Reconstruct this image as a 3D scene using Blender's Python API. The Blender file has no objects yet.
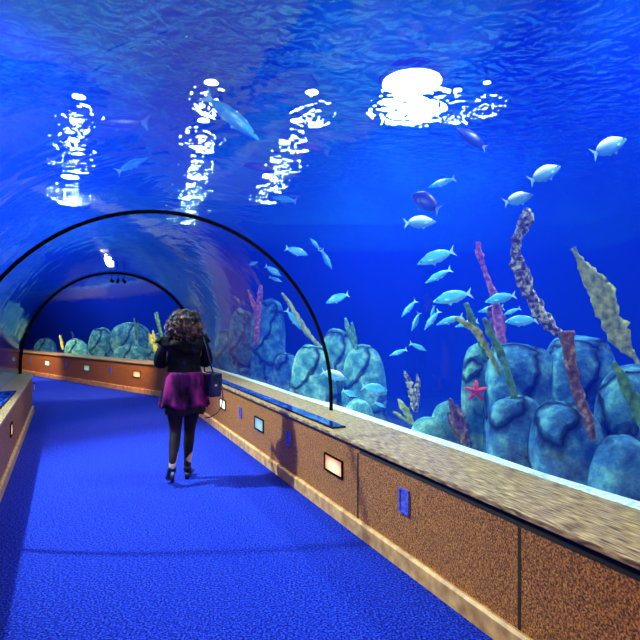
import bpy, bmesh, math, random
from mathutils import Vector, Matrix, noise
from math import sin, cos, pi, radians as R

sc = bpy.context.scene
COL = sc.collection

# ------------------------------------------------------------------ camera, world, exposure
CAMZ = 1.56
F = 535.0
cam = bpy.data.cameras.new('camera')
cam.sensor_width = 36
cam.lens = 36 * F / 640
cam.shift_y = 4 / 640
cam.clip_start = 0.02
camo = bpy.data.objects.new('camera', cam)
COL.objects.link(camo)
camo.location = (0, 0, CAMZ)
camo.rotation_euler = (pi / 2, 0, 0)
sc.camera = camo

world = bpy.data.worlds.new('world')
sc.world = world
world.use_nodes = True
bg = world.node_tree.nodes['Background']
_wn = world.node_tree.nodes.new('ShaderNodeTexNoise'); _wn.inputs['Scale'].default_value = 5.0; _wn.inputs['Detail'].default_value = 3
_wc = world.node_tree.nodes.new('ShaderNodeTexCoord')
_wr = world.node_tree.nodes.new('ShaderNodeValToRGB')
_wr.color_ramp.elements[0].position = 0.45; _wr.color_ramp.elements[0].color = (0.002, 0.010, 0.30, 1)
_wr.color_ramp.elements[1].position = 0.66; _wr.color_ramp.elements[1].color = (0.03, 0.55, 0.85, 1)  # cyan patches in the world colour stand in for ripple light overhead
world.node_tree.links.new(_wc.outputs['Generated'], _wn.inputs['Vector'])
world.node_tree.links.new(_wn.outputs[0], _wr.inputs[0])
world.node_tree.links.new(_wr.outputs[0], bg.inputs[0])
bg.inputs[1].default_value = 0.34

vs = sc.view_settings
vs.view_transform = 'Standard'
vs.look = 'None'
vs.gamma = 1
vs.exposure = 0.18
cy = sc.cycles
cy.max_bounces = 10
cy.diffuse_bounces = 3
cy.glossy_bounces = 3
cy.transmission_bounces = 6
cy.transparent_max_bounces = 32
cy.volume_bounces = 1
cy.sample_clamp_indirect = 4
cy.caustics_reflective = False
cy.caustics_refractive = False
cy.use_denoising = True

LAMP_STRENGTH = 120
WATER_Z = 4.6


# ------------------------------------------------------------------ frames of reference
A1 = R(24.35)
T1 = Vector((-sin(A1), cos(A1), 0))       # tunnel direction
N1 = Vector((cos(A1), sin(A1), 0))        # to the right of it
TURN = R(23.5)
A2 = A1 + TURN
T2 = Vector((-sin(A2), cos(A2), 0))
N2 = Vector((cos(A2), sin(A2), 0))
SC = 11.0                                # where the centre line bends
DC = 0.66
S0 = -5.0
L2 = 16.0
TH = math.tan(TURN / 2)


def P(s, D, z=0.0):
    v = T1 * s + N1 * D
    return Vector((v.x, v.y, z))


CORNER = P(SC, DC)


def P2(s, D, z=0.0):                      # s metres past the bend
    v = CORNER + T2 * s + N2 * (D - DC)
    return Vector((v.x, v.y, z))


def mitre(D, z=0.0):
    return P(SC + (D - DC) * TH, D, z)


def at(u, v, Y):
    return Vector(((u - 320) / F * Y, Y, CAMZ + (324 - v) / F * Y))


# ------------------------------------------------------------------ materials
def nodes_of(name):
    m = bpy.data.materials.new(name)
    m.use_nodes = True
    nt = m.node_tree
    return m, nt, nt.nodes, nt.links


def ramp(nd, stops):
    r = nd.new('ShaderNodeValToRGB')
    cr = r.color_ramp
    while len(cr.elements) < len(stops):
        cr.elements.new(0.5)
    for e, (p, c) in zip(cr.elements, stops):
        e.position = p
        e.color = (*c, 1)
    return r


def mat(name, stops, rough=0.6, scale=5.0, detail=4, stretch=(1, 1, 1), rot=(0, 0, 0), bump=0.0, bump_scale=None,
        metal=0.0, coords='Object', kind='noise', emit=None, strength=0, spec=0.5):
    m, nt, nd, lk = nodes_of(name)
    b = nd['Principled BSDF']
    b.inputs['Roughness'].default_value = rough
    b.inputs['Metallic'].default_value = metal
    b.inputs['Specular IOR Level'].default_value = spec
    tc = nd.new('ShaderNodeTexCoord')
    mp = nd.new('ShaderNodeMapping')
    mp.inputs['Scale'].default_value = stretch
    mp.inputs['Rotation'].default_value = rot
    if rot[2]:
        mp.vector_type = 'TEXTURE'
    lk.new(tc.outputs[coords], mp.inputs[0])
    if kind == 'noise':
        t = nd.new('ShaderNodeTexNoise')
        t.inputs['Scale'].default_value = scale
        t.inputs['Detail'].default_value = detail
        out = t.outputs[0]
    else:
        t = nd.new('ShaderNodeTexVoronoi')
        t.inputs['Scale'].default_value = scale
        out = t.outputs['Distance']
    lk.new(mp.outputs[0], t.inputs['Vector'])
    r = ramp(nd, stops)
    lk.new(out, r.inputs[0])
    lk.new(r.outputs[0], b.inputs['Base Color'])
    if bump:
        t2 = nd.new('ShaderNodeTexNoise')
        t2.inputs['Scale'].default_value = bump_scale or scale
        t2.inputs['Detail'].default_value = 5
        lk.new(mp.outputs[0], t2.inputs['Vector'])
        bp = nd.new('ShaderNodeBump')
        bp.inputs['Strength'].default_value = bump
        bp.inputs['Distance'].default_value = 0.02
        lk.new(t2.outputs[0], bp.inputs['Height'])
        lk.new(bp.outputs[0], b.inputs['Normal'])
    if emit:
        b.inputs['Emission Color'].default_value = (*emit, 1)
        b.inputs['Emission Strength'].default_value = strength
    return m


M = {}
M['carpet'] = mat('carpet', [(0.38, (0.001, 0.003, 0.14)), (0.5, (0.006, 0.022, 0.55)), (0.64, (0.03, 0.10, 0.98))],
                  rough=0.95, scale=80, detail=7, bump=1.0, bump_scale=140, spec=0.1)
M['panel'] = mat('speckled_orange_panel', [(0.36, (0.04, 0.015, 0.004)), (0.5, (0.30, 0.095, 0.018)), (0.66, (0.68, 0.27, 0.055))],
                 rough=0.55, scale=110, detail=6, bump=0.2, bump_scale=120)
M['skirting'] = mat('skirting_wood', [(0.3, (0.35, 0.15, 0.05)), (0.7, (0.75, 0.42, 0.16))], rough=0.5, scale=12)
M['cap'] = mat('ledge_wood', [(0.34, (0.05, 0.025, 0.01)), (0.5, (0.34, 0.20, 0.08)), (0.68, (0.66, 0.48, 0.24))],
               rough=0.28, scale=9, detail=8, stretch=(0.08, 0.8, 0.2), rot=(0, 0, A1), bump=0.1, bump_scale=12)
M['cap_edge'] = mat('ledge_edge', [(0.3, (0.10, 0.045, 0.015)), (0.7, (0.45, 0.25, 0.10))], rough=0.5, scale=20)
M['black'] = mat('black_rubber', [(0.3, (0.001, 0.001, 0.002)), (0.7, (0.003, 0.003, 0.004))], rough=0.8, scale=10, spec=0.05)
M['dark'] = mat('dark_parts_and_gap_shade', [(0.3, (0.01, 0.006, 0.004)), (0.7, (0.02, 0.01, 0.008))], rough=0.8)
M['info'] = mat('blue_graphic', [(0.35, (0.003, 0.008, 0.10)), (0.52, (0.01, 0.04, 0.35)), (0.75, (0.06, 0.25, 0.75))],
                rough=0.12, scale=4, stretch=(0.25, 0.8, 0.25), rot=(0, 0, A1))
M['metal'] = mat('brushed_metal', [(0.3, (0.5, 0.5, 0.55)), (0.7, (0.7, 0.7, 0.75))], rough=0.35, metal=1, scale=40)
M['plaque'] = mat('blue_plaque', [(0.4, (0.03, 0.04, 0.35)), (0.6, (0.12, 0.14, 0.75))], rough=0.4, scale=60)
M['tank_wall'] = mat('tank_wall_paint', [(0.3, (0.002, 0.006, 0.30)), (0.7, (0.004, 0.02, 0.55))], rough=0.9, scale=0.5, spec=0)
M['sand'] = mat('sand', [(0.35, (0.35, 0.50, 0.48)), (0.65, (0.80, 0.92, 0.88))], rough=0.95, scale=30, bump=0.6, bump_scale=40)


def rock_mat(name, dark, mid, light, crack=(0.004, 0.015, 0.05), sc_=1.5):
    m, nt, nd, lk = nodes_of(name)
    b = nd['Principled BSDF']
    b.inputs['Roughness'].default_value = 0.85
    b.inputs['Specular IOR Level'].default_value = 0.15
    tc = nd.new('ShaderNodeTexCoord')
    n1 = nd.new('ShaderNodeTexNoise'); n1.inputs['Scale'].default_value = 5; n1.inputs['Detail'].default_value = 8
    n1.inputs['Roughness'].default_value = 0.7
    lk.new(tc.outputs['Object'], n1.inputs['Vector'])
    r = ramp(nd, [(0.34, dark), (0.5, mid), (0.66, light)])
    lk.new(n1.outputs[0], r.inputs[0])
    # cracks: distance to the edges of large warped cells
    nw = nd.new('ShaderNodeTexNoise'); nw.inputs['Scale'].default_value = 2.2; nw.inputs['Detail'].default_value = 3
    lk.new(tc.outputs['Object'], nw.inputs['Vector'])
    mx = nd.new('ShaderNodeMix'); mx.data_type = 'VECTOR'; mx.inputs[0].default_value = 0.35
    lk.new(tc.outputs['Object'], mx.inputs[4]); lk.new(nw.outputs['Color'], mx.inputs[5])
    vo = nd.new('ShaderNodeTexVoronoi'); vo.feature = 'DISTANCE_TO_EDGE'; vo.inputs['Scale'].default_value = sc_
    lk.new(mx.outputs[1], vo.inputs['Vector'])
    rc = ramp(nd, [(0.0, (0, 0, 0)), (0.045, (1, 1, 1))])
    lk.new(vo.outputs['Distance'], rc.inputs[0])
    mc = nd.new('ShaderNodeMix'); mc.data_type = 'RGBA'
    lk.new(rc.outputs[0], mc.inputs[0])
    mc.inputs[6].default_value = (*crack, 1)
    lk.new(r.outputs[0], mc.inputs[7])
    lk.new(mc.outputs[2], b.inputs['Base Color'])
    bp = nd.new('ShaderNodeBump'); bp.inputs['Strength'].default_value = 0.9; bp.inputs['Distance'].default_value = 0.05
    lk.new(n1.outputs[0], bp.inputs['Height'])
    bp2 = nd.new('ShaderNodeBump'); bp2.inputs['Strength'].default_value = 1; bp2.inputs['Distance'].default_value = 0.06
    lk.new(rc.outputs[0], bp2.inputs['Height']); lk.new(bp.outputs[0], bp2.inputs['Normal'])
    lk.new(bp2.outputs[0], b.inputs['Normal'])
    return m


M['rock_blue'] = rock_mat('blue_grey_rock', (0.01, 0.04, 0.17), (0.04, 0.17, 0.38), (0.16, 0.50, 0.55))
M['rock_teal'] = rock_mat('teal_rock', (0.02, 0.09, 0.14), (0.07, 0.28, 0.30), (0.36, 0.66, 0.50))


def grad_fish(name, back, side, belly, rough=0.35, spec=0.6):
    m, nt, nd, lk = nodes_of(name)
    b = nd['Principled BSDF']
    b.inputs['Roughness'].default_value = rough
    b.inputs['Specular IOR Level'].default_value = spec
    tc = nd.new('ShaderNodeTexCoord')
    sx = nd.new('ShaderNodeSeparateXYZ')
    lk.new(tc.outputs['Object'], sx.inputs[0])
    n = nd.new('ShaderNodeTexNoise'); n.inputs['Scale'].default_value = 14
    lk.new(tc.outputs['Object'], n.inputs['Vector'])
    a = nd.new('ShaderNodeMath'); a.operation = 'MULTIPLY_ADD'
    lk.new(n.outputs[0], a.inputs[0]); a.inputs[1].default_value = 0.10
    lk.new(sx.outputs['Z'], a.inputs[2])
    mr = nd.new('ShaderNodeMapRange')
    mr.inputs[1].default_value = -0.10; mr.inputs[2].default_value = 0.22
    lk.new(a.outputs[0], mr.inputs[0])
    r = ramp(nd, [(0.1, belly), (0.5, side), (0.85, back)])
    lk.new(mr.outputs[0], r.inputs[0])
    lk.new(r.outputs[0], b.inputs['Base Color'])
    return m


M['fish_silver'] = grad_fish('silver_fish_skin', (0.85, 0.92, 0.62), (0.16, 0.48, 0.66), (0.25, 0.65, 0.85))
M['fish_cyan'] = grad_fish('cyan_fish_skin', (0.04, 0.35, 0.62), (0.06, 0.55, 0.80), (0.30, 0.85, 0.95))
M['fish_dark'] = grad_fish('dark_blue_fish_skin', (0.006, 0.01, 0.14), (0.01, 0.025, 0.24), (0.03, 0.10, 0.40))
M['fish_fin'] = mat('pale_fin', [(0.3, (0.25, 0.65, 0.8)), (0.7, (0.6, 0.9, 0.9))], rough=0.4, scale=30)
M['fin_dark'] = mat('dark_fin', [(0.3, (0.01, 0.03, 0.2)), (0.7, (0.06, 0.2, 0.5))], rough=0.4, scale=30)
M['eye'] = mat('fish_eye', [(0.3, (0.002, 0.002, 0.01)), (0.7, (0.01, 0.01, 0.03))], rough=0.1)
M['kelp_green'] = mat('green_weed', [(0.35, (0.01, 0.08, 0.04)), (0.6, (0.08, 0.30, 0.08)), (0.75, (0.4, 0.5, 0.1))], rough=0.6, scale=18)
M['kelp_yellow'] = mat('yellow_green_weed', [(0.3, (0.10, 0.16, 0.02)), (0.5, (0.38, 0.42, 0.05)), (0.7, (0.70, 0.70, 0.14))], rough=0.6, scale=22, bump=0.5)
M['kelp_brown'] = mat('brown_weed', [(0.35, (0.03, 0.012, 0.015)), (0.55, (0.16, 0.07, 0.07)), (0.72, (0.50, 0.38, 0.30))], rough=0.7, scale=22, bump=0.6)
M['kelp_pale'] = mat('encrusted_pale_weed', [(0.40, (0.04, 0.015, 0.06)), (0.5, (0.25, 0.22, 0.20)), (0.62, (0.75, 0.75, 0.50))], rough=0.7, scale=30, bump=0.8)
M['kelp_pink'] = mat('pink_weed', [(0.35, (0.15, 0.02, 0.16)), (0.6, (0.55, 0.14, 0.30)), (0.75, (0.7, 0.5, 0.5))], rough=0.7, scale=25, bump=0.5)
M['star'] = mat('red_starfish', [(0.3, (0.5, 0.01, 0.03)), (0.7, (0.8, 0.05, 0.08))], rough=0.7, scale=40, bump=0.5)


def glass_mat(name, bump):
    m, nt, nd, lk = nodes_of(name)
    nd.remove(nd['Principled BSDF'])
    out = nd['Material Output']
    tr = nd.new('ShaderNodeBsdfTransparent'); tr.inputs[0].default_value = (0.90, 0.95, 1.0, 1)
    gl = nd.new('ShaderNodeBsdfGlossy'); gl.inputs['Roughness'].default_value = 0.03
    gl.inputs[0].default_value = (0.50, 0.74, 1.0, 1)
    lw = nd.new('ShaderNodeLayerWeight'); lw.inputs[0].default_value = 0.5
    pw = nd.new('ShaderNodeMath'); pw.operation = 'POWER'; pw.inputs[1].default_value = 4.6
    lk.new(lw.outputs['Facing'], pw.inputs[0])
    fr = nd.new('ShaderNodeMath'); fr.operation = 'MULTIPLY_ADD'; fr.use_clamp = True
    fr.inputs[1].default_value = 0.55; fr.inputs[2].default_value = 0.045
    lk.new(pw.outputs[0], fr.inputs[0])
    tc = nd.new('ShaderNodeTexCoord')
    n = nd.new('ShaderNodeTexNoise'); n.inputs['Scale'].default_value = 1.3; n.inputs['Detail'].default_value = 3
    n.inputs['Distortion'].default_value = 1.0
    lk.new(tc.outputs['Object'], n.inputs['Vector'])
    bp = nd.new('ShaderNodeBump'); bp.inputs['Strength'].default_value = bump; bp.inputs['Distance'].default_value = 0.1
    lk.new(n.outputs[0], bp.inputs['Height'])
    lk.new(bp.outputs[0], gl.inputs['Normal'])
    mx = nd.new('ShaderNodeMixShader')
    lk.new(fr.outputs[0], mx.inputs[0])
    lk.new(tr.outputs[0], mx.inputs[1]); lk.new(gl.outputs[0], mx.inputs[2])
    lk.new(mx.outputs[0], out.inputs['Surface'])
    return m


M['acrylic'] = glass_mat('clear_acrylic', 0.10)


def water_surface_mat():
    m, nt, nd, lk = nodes_of('rippled_water_surface')
    nd.remove(nd['Principled BSDF'])
    out = nd['Material Output']
    tc = nd.new('ShaderNodeTexCoord')
    n = nd.new('ShaderNodeTexNoise'); n.inputs['Scale'].default_value = 3.6; n.inputs['Detail'].default_value = 2.0
    n.inputs['Roughness'].default_value = 0.55; n.inputs['Distortion'].default_value = 0.6
    lk.new(tc.outputs['Object'], n.inputs['Vector'])
    bp = nd.new('ShaderNodeBump'); bp.inputs['Strength'].default_value = 1; bp.inputs['Distance'].default_value = 0.27
    lk.new(n.outputs[0], bp.inputs['Height'])
    tr = nd.new('ShaderNodeBsdfTransparent')
    rf = nd.new('ShaderNodeBsdfRefraction'); rf.inputs['IOR'].default_value = 1.09; rf.inputs['Roughness'].default_value = 0
    gl = nd.new('ShaderNodeBsdfGlossy'); gl.inputs['Roughness'].default_value = 0.02
    for q in (rf, gl):
        lk.new(bp.outputs[0], q.inputs['Normal'])
    a = nd.new('ShaderNodeMixShader'); a.inputs[0].default_value = 0.30
    lk.new(rf.outputs[0], a.inputs[1]); lk.new(gl.outputs[0], a.inputs[2])
    b = nd.new('ShaderNodeMixShader'); b.inputs[0].default_value = 0.66
    lk.new(tr.outputs[0], b.inputs[1]); lk.new(a.outputs[0], b.inputs[2])
    lk.new(b.outputs[0], out.inputs['Surface'])
    return m


M['water_top'] = water_surface_mat()


def water_volume_mat():
    m, nt, nd, lk = nodes_of('blue_water')
    nd.remove(nd['Principled BSDF'])
    out = nd['Material Output']
    sv = nd.new('ShaderNodeVolumeScatter')
    sv.inputs['Color'].default_value = (0.004, 0.035, 0.95, 1)
    sv.inputs['Density'].default_value = 0.14
    sv.inputs['Anisotropy'].default_value = 0.35
    ab = nd.new('ShaderNodeVolumeAbsorption')
    ab.inputs['Color'].default_value = (0.15, 0.62, 0.96, 1)
    ab.inputs['Density'].default_value = 0.10
    ad = nd.new('ShaderNodeAddShader')
    lk.new(sv.outputs[0], ad.inputs[0]); lk.new(ab.outputs[0], ad.inputs[1])
    lk.new(ad.outputs[0], out.inputs['Volume'])
    return m


M['water'] = water_volume_mat()


def emit_mat(name, c, s):
    m, nt, nd, lk = nodes_of(name)
    nd.remove(nd['Principled BSDF'])
    e = nd.new('ShaderNodeEmission')
    e.inputs[0].default_value = (*c, 1); e.inputs[1].default_value = s
    lk.new(e.outputs[0], nd['Material Output'].inputs['Surface'])
    return m


M['lamp'] = emit_mat('lamp_glow', (0.80, 0.93, 1.0), LAMP_STRENGTH)


# ------------------------------------------------------------------ mesh helpers
def obj(name, verts, faces, m=None, parent=None, smooth=False):
    me = bpy.data.meshes.new(name)
    me.from_pydata([tuple(v) for v in verts], [], faces)
    bm = bmesh.new(); bm.from_mesh(me)
    bmesh.ops.recalc_face_normals(bm, faces=bm.faces)
    bm.to_mesh(me); bm.free()
    return objm(name, me, m, parent, smooth)


def objm(name, me, m=None, parent=None, smooth=False):
    if m:
        me.materials.append(m)
    if smooth:
        me.polygons.foreach_set('use_smooth', [True] * len(me.polygons))
    o = bpy.data.objects.new(name, me)
    COL.objects.link(o)
    if parent:
        o.parent = parent
    return o


def objb(name, bm, m=None, parent=None, smooth=False):
    me = bpy.data.meshes.new(name)
    bmesh.ops.recalc_face_normals(bm, faces=bm.faces)
    bm.to_mesh(me); bm.free()
    return objm(name, me, m, parent, smooth)


def tag(o, label=None, cat=None, group=None, kind=None):
    if label: o['label'] = label
    if cat: o['category'] = cat
    if group: o['group'] = group
    if kind: o['kind'] = kind
    return o


def empty(name, loc, rz=0.0):
    o = bpy.data.objects.new(name, None)
    COL.objects.link(o)
    o.location = loc
    o.rotation_euler = (0, 0, rz)
    o.empty_display_size = 0.1
    return o


def struct(o):
    o['kind'] = 'structure'
    return o


def bevel(o, w, seg=2):
    b = o.modifiers.new('bevel', 'BEVEL')
    b.width = w; b.segments = seg; b.limit_method = 'ANGLE'
    return o


def copy_tree(o, parent=None):
    c = o.copy()
    COL.objects.link(c)
    c.parent = parent
    for ch in list(o.children):
        copy_tree(ch, c)
    return c


def sweep(name, prof, m, s_from=S0, s_to=None, closed=True, caps=True, smooth=False, seg2=True, skew=0.0):
    """sweep a (D, z) profile along the bent tunnel"""
    verts = []
    n = len(prof)
    rows = [[P(s_from, d + skew, z) for d, z in prof]]
    if seg2:
        rows.append([mitre(d, z) for d, z in prof])
        rows.append([P2(L2, d, z) for d, z in prof])
    else:
        rows.append([P(s_to, d, z) for d, z in prof])
    for r in rows:
        verts += r
    faces = []
    for k in range(len(rows) - 1):
        for i in range(n if closed else n - 1):
            j = (i + 1) % n
            faces.append((k * n + i, k * n + j, (k + 1) * n + j, (k + 1) * n + i))
    if caps and closed:
        faces.append(tuple(range(n)))
        faces.append(tuple((len(rows) - 1) * n + i for i in range(n)))
    return obj(name, verts, faces, m, smooth=smooth)


def loft(rings, close_ends=True):
    """rings: list of equal-length lists of points"""
    n = len(rings[0])
    verts = [p for r in rings for p in r]
    faces = []
    for k in range(len(rings) - 1):
        for i in range(n):
            j = (i + 1) % n
            faces.append((k * n + i, k * n + j, (k + 1) * n + j, (k + 1) * n + i))
    if close_ends:
        faces.append(tuple(range(n)))
        faces.append(tuple((len(rings) - 1) * n + i for i in range(n)))
    return verts, faces


def tube(name, pts, rad, m, parent=None, n=10, cyclic=False):
    pts = [Vector(p) for p in pts]
    rads = rad if isinstance(rad, (list, tuple)) else [rad] * len(pts)
    rings = []
    up = Vector((0, 0, 1))
    prev = None
    for i, p in enumerate(pts):
        a = pts[max(i - 1, 0)]; b = pts[min(i + 1, len(pts) - 1)]
        t = (b - a).normalized()
        if prev is None:
            x = t.cross(up)
            if x.length < 0.1: x = t.cross(Vector((1, 0, 0)))
            x.normalize()
        else:
            x = (prev - t * prev.dot(t)).normalized()
        prev = x
        y = t.cross(x)
        rings.append([p + (x * cos(2 * pi * k / n) + y * sin(2 * pi * k / n)) * rads[i] for k in range(n)])
    v, f = loft(rings)
    return obj(name, v, f, m, parent, smooth=True)


def slab(name, pts, thick_vec, m, parent=None):
    """a flat polygon given thickness"""
    n = len(pts)
    v = [Vector(p) for p in pts] + [Vector(p) + Vector(thick_vec) for p in pts]
    f = [tuple(range(n)), tuple(range(n, 2 * n))]
    for i in range(n):
        j = (i + 1) % n
        f.append((i, j, n + j, n + i))
    return obj(name, v, f, m, parent)


def box_bm(bm, x0, x1, y0, y1, z0, z1):
    vs_ = [bm.verts.new((x, y, z)) for x in (x0, x1) for y in (y0, y1) for z in (z0, z1)]
    for q in ((0, 1, 3, 2), (4, 5, 7, 6), (0, 1, 5, 4), (2, 3, 7, 6), (0, 2, 6, 4), (1, 3, 7, 5)):
        bm.faces.new([vs_[i] for i in q])


def box(name, x0, x1, y0, y1, z0, z1, m, parent=None):
    bm = bmesh.new()
    box_bm(bm, x0, x1, y0, y1, z0, z1)
    return objb(name, bm, m, parent)


# ------------------------------------------------------------------ the tunnel
RW, LW = 1.90, -0.735          # faces of the two low walls
CAPH = 0.69
SKEW = 0.26                   # the left wall runs a degree off the right one
AC, AR, AB, AT = 0.70, 1.63, 0.81, 2.55     # arch centre, half width, springing, crown


def arch_pts(r_off=0.0, n=40, foot=CAPH - 0.02):
    pts = [(AC + AR + r_off, foot)]
    for i in range(n + 1):
        a = pi * i / n
        pts.append((AC + (AR + r_off) * cos(a), AB + (AT - AB + r_off) * sin(a)))
    pts.append((AC - AR - r_off, foot))
    return pts


struct(sweep('floor', [(LW - 0.05, 0.0), (RW + 0.05, 0.0), (RW + 0.05, -0.1), (LW - 0.05, -0.1)], M['carpet']))
struct(sweep('wall_right', [(RW, 0), (RW, 0.658), (RW + 0.46, 0.658), (RW + 0.46, 0)], M['panel']))
struct(sweep('wall_left', [(LW, 0), (LW, 0.658), (LW - 0.46, 0.658), (LW - 0.46, 0)], M['panel'], skew=SKEW))
bevel(struct(sweep('trim_1', [(RW - 0.035, 0.66), (RW - 0.035, CAPH), (RW + 0.50, CAPH), (RW + 0.50, 0.66)], M['cap'])), 0.006)
bevel(struct(sweep('trim_2', [(LW + 0.035, 0.66), (LW + 0.035, CAPH), (LW - 0.50, CAPH), (LW - 0.50, 0.66)], M['cap'], skew=SKEW)), 0.006)
struct(sweep('baseboard_right', [(RW - 0.03, 0.001), (RW - 0.03, 0.10), (RW - 0.015, 0.115), (RW - 0.001, 0.115), (RW - 0.001, 0.001)], M['skirting']))
struct(sweep('baseboard_left', [(LW + 0.03, 0.001), (LW + 0.03, 0.10), (LW + 0.015, 0.115), (LW + 0.001, 0.115), (LW + 0.001, 0.001)], M['skirting'], skew=SKEW))


def acrylic(name, row_a, row_b):
    n = len(row_a)
    return struct(obj(name, row_a + row_b, [(i, i + 1, n + i + 1, n + i) for i in range(n - 1)], M['acrylic'], smooth=True))


ap = arch_pts()
S1, SA = 4.87, -1.3
acrylic('window_1', [P(S0, d, z) for d, z in ap], [P(S1, d, z) for d, z in ap])
acrylic('window_2', [P(S1, d, z) for d, z in ap], [mitre(d, z) for d, z in ap])
acrylic('window_3', [mitre(d, z) for d, z in ap], [P2(6.0, d, z) for d, z in ap])
acrylic('window_4', [P2(6.0, d, z) for d, z in ap], [P2(L2, d, z) for d, z in ap])


def ring(name, fn, w=0.05, t=0.035):
    pin, pout = arch_pts(-t), arch_pts(0.012)
    rings = [[fn(a[0], -w / 2, a[1]), fn(a[0], w / 2, a[1]), fn(b[0], w / 2, b[1]), fn(b[0], -w / 2, b[1])] for a, b in zip(pin, pout)]
    v, f = loft(rings)
    return struct(obj(name, v, f, M['black']))


def mit(d, w, z):
    p = mitre(d, z)
    bdir = (T1 + T2).normalized()
    return p + bdir * w


ring('trim_3', lambda d, w, z: P(S1 + w, d, z), 0.022, 0.018)
ring('trim_4', mit, 0.045, 0.035)
ring('trim_5', lambda d, w, z: P(SA + w, d, z), 0.022, 0.018)

# closed ends of the walkway
for nm, fn in (('wall_end', lambda d, z: P2(L2 + 0.02, d, z)), ('wall_entrance', lambda d, z: P(S0 - 0.02, d, z))):
    pr = [(AC + AR, -0.05)] + arch_pts()[1:-1] + [(AC - AR, -0.05)]
    struct(obj(nm, [fn(d, z) for d, z in pr], [tuple(range(len(pr)))], M['dark']))

# ------------------------------------------------------------------ the tank round it
X0, X1, Y0, Y1 = -24.0, 13.0, -7.0, 26.0
ZB = 0.58


def quad(name, a, b, c, d, m):
    return struct(obj(name, [a, b, c, d], [(0, 1, 2, 3)], m))


ZT = 6.4
quad('wall_tank_back', (X0, Y1, -2.6), (X1, Y1, -2.6), (X1, Y1, ZT), (X0, Y1, ZT), M['tank_wall'])
quad('wall_tank_front', (X0, Y0, -2.6), (X1, Y0, -2.6), (X1, Y0, ZT), (X0, Y0, ZT), M['tank_wall'])
quad('wall_tank_right', (X1, Y0, -2.6), (X1, Y1, -2.6), (X1, Y1, ZT), (X1, Y0, ZT), M['tank_wall'])
quad('wall_tank_left', (X0, Y0, -2.6), (X0, Y1, -2.6), (X0, Y1, ZT), (X0, Y0, ZT), M['tank_wall'])


def sand_side(name, side):
    """gently rolling sand from the outside of the tunnel to the far wall"""
    cols = 28
    rows_s = [('a', -5 + i * 0.5) for i in range(31)] + [('m', 0)] + [('b', 0.5 + i * 0.5) for i in range(32)]
    verts = []
    edge = RW + 0.49 if side > 0 else LW - 0.49
    for kind, s in rows_s:
        for c in range(cols):
            t = (c / (cols - 1)) ** 2.4
            D = edge + side * t * 16
            if kind == 'a':
                lim = SC + (D - DC) * TH
                p = P(min(s, lim), D)
            elif kind == 'm':
                p = mitre(D)
            else:
                lim = 0 + (DC - D) * TH * 1.0
                p = P2(max(s, lim), D)
            w = min(1, t * 30)
            off = t * 16
            z = 0.662 + 0.05 * w * noise.noise(Vector((p.x * 0.9, p.y * 0.9, 0)))
            if off > 0.18:
                q = min(1, (off - 0.18) / 1.5)
                z -= 2.6 * q * q * (3 - 2 * q)
            p.z = z
            p.x = min(max(p.x, X0 + 0.1), X1 - 0.1); p.y = min(max(p.y, Y0 + 0.1), Y1 - 0.1)
            verts.append(p)
    faces = []
    for r in range(len(rows_s) - 1):
        for c in range(cols - 1):
            faces.append((r * cols + c, r * cols + c + 1, (r + 1) * cols + c + 1, (r + 1) * cols + c))
    o = obj(name, verts, faces, M['sand'], smooth=True)
    return tag(o, kind='stuff')


o = sand_side('sand', 1)
tag(o, 'pale sand bed of the tank along the right-hand ledge', 'sand')
o = sand_side('sand', -1)
tag(o, 'pale sand bed of the tank beyond the left-hand ledge', 'sand')

# body of water: a block with the tunnel's void inside it
bm = bmesh.new()
e = 0.03
box_bm(bm, X0 + e, X1 - e, Y0 + e, Y1 - e, -2.5, WATER_Z - 0.02)
bmesh.ops.recalc_face_normals(bm, faces=bm.faces)
vp = [(AC + AR + 0.03, -0.12)] + arch_pts(0.03)[1:-1] + [(AC - AR - 0.03, -0.12)]
rws = [[bm.verts.new(P(S0 - 0.1, d, z)) for d, z in vp], [bm.verts.new(mitre(d, z)) for d, z in vp], [bm.verts.new(P2(L2 + 0.1, d, z)) for d, z in vp]]
vf = []
nv = len(vp)
for k in range(2):
    for i in range(nv):
        j = (i + 1) % nv
        vf.append(bm.faces.new((rws[k][i], rws[k][j], rws[k + 1][j], rws[k + 1][i])))
vf.append(bm.faces.new(list(reversed(rws[0]))))
vf.append(bm.faces.new(rws[2]))
bmesh.ops.recalc_face_normals(bm, faces=vf)
bmesh.ops.reverse_faces(bm, faces=vf)
me = bpy.data.meshes.new('water')
bm.to_mesh(me); bm.free()
o = objm('water', me, M['water'])
tag(o, 'deep blue hazy water filling the aquarium round the tunnel', 'water', kind='stuff')

o = obj('water_surface', [(X0, Y0, WATER_Z), (X1, Y0, WATER_Z), (X1, Y1, WATER_Z), (X0, Y1, WATER_Z)], [(3, 2, 1, 0)], M['water_top'])
tag(o, 'rippling surface of the water seen from below', 'water', kind='stuff')


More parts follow.
